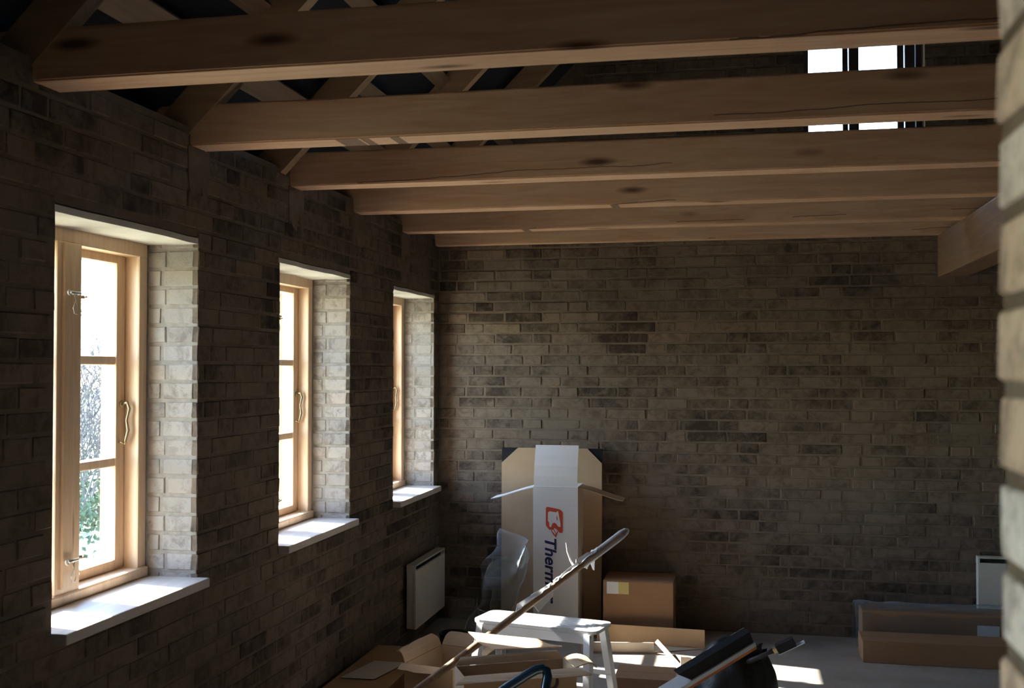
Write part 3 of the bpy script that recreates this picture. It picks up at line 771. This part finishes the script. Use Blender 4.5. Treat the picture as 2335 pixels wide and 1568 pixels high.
FB, FP, fu, fv = open_carton('open_carton', 'large open cardboard carton in the foreground with dark lettering on its side', (-.797, 3.944), 27, .42, .15, 0, .49, 'cardboard',
    [('front', .055, 96, -.22, 6), ('right', .08, 72, .1, 20), ('back', .032, 8, .10, 25)])
me = text_mesh('De', .080, 0, .002, 1.0)
lettering(FB, me, 'ink_dark', FP(.085, -.0765, .478), (0, 0, -1), fu)
OB, OP, ou, ov = open_carton('open_carton', 'smaller open carton with spread flaps, standing between stool and left wall', (-1.30, 4.86), 78, .36, .24, 0, .27, 'cardboard',
    [('front', .08, 50, .05, 25), ('left', .09, 75, .1, 20), ('right', .08, 30, .1, 30), ('back', .07, 15, .05, 30)])
ls = NB(); sheet(ls, [[(-1.046, 4.235, .541), (-.974, 4.135, .525), (-.902, 4.060, .523)], [(-.907, 4.216, .538), (-.845, 4.150, .523), (-.783, 4.105, .522)], [(-.764, 4.202, .535), (-.711, 4.178, .523), (-.659, 4.160, .522)]], .004)
tag(obj('cardboard_sheet', ls, 'cardboard', None, (-.86, 4.15, .52)), 'loose sunlit sheet of cardboard lying in front of the aluminium stool', 'cardboard')
# low long carton and paper along the left wall
lc = closed_carton('long_carton', 'low tan carton lying along the left wall below the windows', -1.81, -1.52, 4.55, 5.40, 0, .165, 'cardboard')
pb = NB(); sheet(pb, [[(-1.78+.04*i+.02*j, 4.78+.10*j, .1665+.004*mnoise.noise((i, j, 0))+.004) for j in range(4)] for i in range(5)], .001)
tag(obj('paper_sheet', pb, 'paper_white', None, (-1.66, 4.9, .167)), 'bluish white paper lying on the low tan carton', 'paper')
# small black tub between the cartons and the wall
tb = NB(); prof = [(.045, .0), (.066, .004), (.078, .15), (.082, .152), (.082, .160), (.074, .160), (.062, .012), (0, .010)]
rings = [[tb.verts.new((-1.50+r*math.cos(2*math.pi*k/20), 5.75+r*math.sin(2*math.pi*k/20), z)) for k in range(20)] for r, z in prof[:-1]]
for a, b in zip(rings, rings[1:]):
    for k in range(20): tb.faces.new((a[k], a[(k+1) % 20], b[(k+1) % 20], b[k]))
tb.faces.new(rings[0]); tb.faces.new(rings[-1])
tag(obj('black_tub', tb, 'black_plastic', None, (-1.50, 5.75, 0), smooth=True), 'small black plastic tub on floor between low tan carton and radiator', 'tub')
# dark blue bent tube: frame handle in front of the carton
hd = NB()
hp = [(-.86, 3.33, .45), (-.78, 3.36, .525), (-.72, 3.385, .575), (-.655, 3.41, .615), (-.625, 3.42, .632), (-.605, 3.425, .636), (-.592, 3.425, .628), (-.588, 3.42, .612), (-.593, 3.40, .57), (-.600, 3.37, .50), (-.61, 3.33, .40), (-.62, 3.28, .25), (-.63, 3.22, .03)]
tube(hd, hp, .0155, 12)
hb = empty('tube_handle', (-.7, 3.3, 0), 'dark blue glossy bent tube handle in front of the lettered carton', 'handle')
obj('tube', hd, 'blue_tube', hb, smooth=True)
g = NB(); tube(g, [(-.598, 3.382, .53), (-.606, 3.35, .445)], .018, 12); obj('pale_sleeve', g, 'edge_metal', hb, smooth=True)
g = NB(); tube(g, [(-.86, 3.33, .45), (-.93, 3.28, .30), (-.98, 3.22, .03)], .0155, 12); obj('rear_tube', g, 'blue_tube', hb, smooth=True)
for p in ((-.63, 3.22), (-.98, 3.22)):
    g = NB(); tube(g, [(p[0], p[1], 0), (p[0], p[1], .035)], .02, 12); obj('rubber_foot', g, 'black_plastic', hb)

# ------------------------------------------------------------------ floor clutter towards the back wall
# shallow tray of cardboard
tr = empty('cardboard_tray', (-.46, 6.2, 0), 'shallow open cardboard tray on the floor in front of the labelled carton', 'box')
g = NB(); slab(g, [(-.80, 6.345, 0), (-.185, 6.30, 0), (-.185, 6.285, .112), (-.80, 6.33, .112)], .005); obj('back_panel', g, 'cardboard', tr)
g = NB(); slab(g, [(-.86, 6.10, 0), (-.46, 6.165, 0), (-.46, 6.15, .062), (-.86, 6.085, .062)], .005); obj('front_panel', g, 'cardboard_grey', tr)
g = NB(); slab(g, [(-.86, 6.10, .001), (-.46, 6.165, .001), (-.185, 6.30, .001), (-.80, 6.34, .001)], .004); obj('base', g, 'cardboard_grey', tr)
g = NB(); slab(g, [(-.455, 6.16, .06), (-.44, 6.175, .075), (-.285, 5.86, .012), (-.30, 5.84, .001)], .005); obj('end_flap', g, 'cardboard', tr)
g = NB(); slab(g, [(-.292, 5.72, 0), (-.238, 5.745, 0), (-.238, 5.74, .095), (-.292, 5.715, .105)], .006); obj('corner_piece', g, 'cardboard_grey', tr)
closed_carton('flat_box', 'low dark brown box on the sunlit floor, right of the stool', -.585, -.30, 5.28, 5.52, 0, .10, 'cardboard_dark')
# black sack, board with black block, brush
sk = NB(); nu, nv = 44, 22; rings = []
for j in range(nv):
    v = j/(nv-1); z = .345*math.sin(v*math.pi/2)**1.0; rad = .205*math.cos(v*math.pi/2)**.62
    ring = []
    for i in range(nu):
        a = 2*math.pi*i/nu; f = 1+.10*mnoise.noise((math.cos(a)*1.6, math.sin(a)*1.6, v*2.0))+.055*math.sin(a*9+4*v)*v+.03*mnoise.noise((a*4, v*7, 3))
        ring.append(sk.verts.new((-.015+rad*f*math.cos(a), 5.12+rad*f*math.sin(a), z*(1+.10*mnoise.noise((a*1.3, v*2, 8))*(v > .3)))))
    rings.append(ring)
for a, b in zip(rings, rings[1:]):
    for k in range(nu): sk.faces.new((a[k], a[(k+1) % nu], b[(k+1) % nu], b[k]))
sk.faces.new(rings[0]); sk.faces.new(rings[-1])
se = empty('rubbish_sack', (-.015, 5.12, 0), 'bulging black plastic rubbish sack on the floor at the right', 'sack')
obj('bag', sk, 'sack_plastic', se, smooth=True)
for (x, z, tx, tz) in ((.04, .315, .055, .362), (.07, .31, .10, .368), (.10, .29, .118, .345)):
    g = NB(); slab(g, [(x-.02, 5.02, z), (x+.02, 5.02, z), (tx+.006, 5.0, tz), (tx-.012, 5.0, tz-.004)], .003); obj('bag_fold', g, 'sack_plastic', se)
# leaning board: pale face, orange edge, black block on it
A0 = Vector((-.345, 4.70, .185)); A1 = Vector((.054, 4.93, .392)); ax = (A1-A0).normalized()
fn = Vector((-ax.z, -.55, ax.x)).normalized(); fn = (fn-ax*fn.dot(ax)).normalized(); wd = ax.cross(fn).normalized()      # wd points away/up
if wd.y < 0: wd = -wd
bl = empty('leaning_board', A0, 'tilted board with pale face, orange edge and black block, leaning on the black sack', 'board')
Lb = (A1-A0).length
A0b = A0-ax*((A0.z-.030)/ax.z)
g = NB(); bar(g, A0b, A1, wd*.036, fn*.010); obj('board_face', g, 'edge_metal', bl)
g = NB(); bar(g, A0b-fn*.018, A1-fn*.018, wd*.034, fn*.0075); obj('orange_edge', g, 'orange_wood', bl)
s0, s1 = A0+ax*.17, A1-ax*.004
g = NB(); off = fn*.010+wd*.012
pts = [s0+off, s1+off, s1+off+fn*.060-ax*.006, s0+off+fn*.060-ax*.05]
slab(g, pts, .040); obj('black_block', g, 'black_plastic', bl)
g = NB(); q0 = pts[2]-ax*.07; slab(g, [q0-fn*.05, pts[2]-fn*.054, pts[2]+fn*.0015, q0+fn*.0015], -.0015); obj('grey_end', g, 'cardboard_grey', bl)
# brush
b0 = Vector((.085, 4.99, .305)); b1 = Vector((.285, 4.97, .412)); bd = (b1-b0).normalized()
br = empty('hand_brush', b0, 'black hand brush stuck into the top of the black sack', 'brush')
g = NB(); tube(g, [b0-bd*.08, b0, b0+bd*.045, b0+bd*.075], [.012, .011, .009, .012], 10); obj('brush_handle', g, 'dark_frame', br, smooth=True)
g = NB(); bar(g, b0+bd*.075, b0+bd*.092, Vector((0, .022, 0)), Vector((-bd.z, 0, bd.x))*.010); obj('ferrule', g, 'brass', br)
g = NB(); bar(g, b0+bd*.092, b0+bd*.175, Vector((0, .026, 0)), Vector((-bd.z, 0, bd.x))*.019); obj('bristles', g, 'black_plastic', br)
g = NB(); bar(g, b0+bd*.09-Vector((-bd.z, 0, bd.x))*.021, b0+bd*.215-Vector((-bd.z, 0, bd.x))*.019, Vector((0, .026, 0)), Vector((-bd.z, 0, bd.x))*.0012); obj('metal_edge', g, 'edge_metal', br)
# long carton and plastic-wrapped pack at the right
closed_carton('long_carton', 'long flat brown carton on the floor by the right radiator', .655, 1.75, 6.19, 6.42, 0, .118, 'cardboard_dark')
wp = empty('wrapped_pack', (1.2, 6.56, 0), 'long pack in dusty plastic wrap behind the long brown carton', 'pack')
bx('pack_core', 'cardboard_dark', wp, .68, 1.80, 6.45, 6.64, 0, .225, .01)
def f3(u, v):
    x = .645+1.17*u; a = v*math.pi; y = 6.545-.112*math.cos(a)*(1+.1*mnoise.noise((u*9, v*4, 0))); z = .02+.235*math.sin(a)**.35+.012*mnoise.noise((u*12, v*6, 5))
    return Vector((x, y, max(.003, z)))
g = NB(); sheet(g, [[f3(i/29, j/15) for j in range(16)] for i in range(30)], .0008); obj('plastic_wrap', g, 'film', wp, smooth=True)
bx('delivery_note', 'paper_white', wp, 1.285, 1.40, 6.4405, 6.4425, .06, .17, 0)

# ------------------------------------------------------------------ outdoors: lawn and bare shrubs
struct('ground', box(NB(), -70, XOUT, -40, 70, -.3, -.12), 'lawn')
struct('ground_back', box(NB(), XOUT, 40, YB+.36, 70, -.3, -.12), 'lawn')
def shrub(x, y, h, sp, label, seed, leaves):
    rs = random.Random(seed); e = empty('shrub', (x, y, -.12), label, 'shrub', 'shrubs beyond the lawn')
    bm = NB()
    def grow(p, d, ln, r, lev):
        n = 4; pts = [p]
        for i in range(n):
            d = (d+Vector((rs.gauss(0, .16), rs.gauss(0, .16), rs.gauss(.03, .08)))).normalized(); pts.append(pts[-1]+d*ln/n)
        tube(bm, pts, [r*(1-.75*i/n) for i in range(n+1)], 3, False)
        tipz.append(pts[-1])
        if lev:
            for i in range(2, n+1):
                for q in range(2):
                    grow(pts[i], (d+Vector((rs.gauss(0, .6), rs.gauss(0, .6), rs.gauss(.15, .4)))).normalized(), ln*.55, r*.5, lev-1)
    tipz = []
    for i in range(34):
        a = rs.uniform(0, 6.28); rad = rs.uniform(0, sp*.6)
        grow(Vector((x+rad*math.cos(a), y+rad*math.sin(a), -.12)), Vector((math.cos(a)*.35, math.sin(a)*.35, 1)).normalized(), h*rs.uniform(.36, .56), .016, 2)
    obj('twigs', bm, 'twig', e)
    bm = NB()
    for k_ in range(leaves):
        q = Vector((x+rs.gauss(0, .55), y+rs.gauss(0, .7), abs(rs.gauss(0, .26))-.1))
        q.z = max(q.z, -.05); a = Vector((rs.gauss(0, 1), rs.gauss(0, 1), rs.gauss(0, 1))).normalized()*.035; b = a.orthogonal().normalized()*.02
        c = a.cross(b).normalized()*.008
        vs = [bm.verts.new(q+s) for s in (-a, b+c, a, -b+c)]; bm.faces.new((vs[0], vs[1], vs[2])); bm.faces.new((vs[0], vs[2], vs[3]))
    lo = obj('foliage', bm, 'leaf', e); lo['kind'] = 'stuff'
rs = random.Random(5); q = [(-6.6, 8.2), (-6.9, 9.9), (-7.1, 11.5), (-7.0, 13.2), (-7.3, 14.9), (-7.2, 16.7), (-7.5, 18.6)]
nm = ['nearest bare twiggy shrub outside, first of the row beyond the lawn', 'bare twiggy shrub outside, second along the row beyond the lawn', 'bare twiggy shrub outside, third along the row beyond the lawn', 'bare twiggy shrub outside, fourth along the row beyond the lawn',
      'bare twiggy shrub outside, fifth along the row beyond the lawn', 'bare twiggy shrub outside, sixth along the row beyond the lawn', 'farthest bare twiggy shrub outside, last of the row beyond the lawn']
for i, (x, y) in enumerate(q): shrub(x, y, rs.uniform(2.7, 3.3), .8, nm[i], 40+i, 1500)
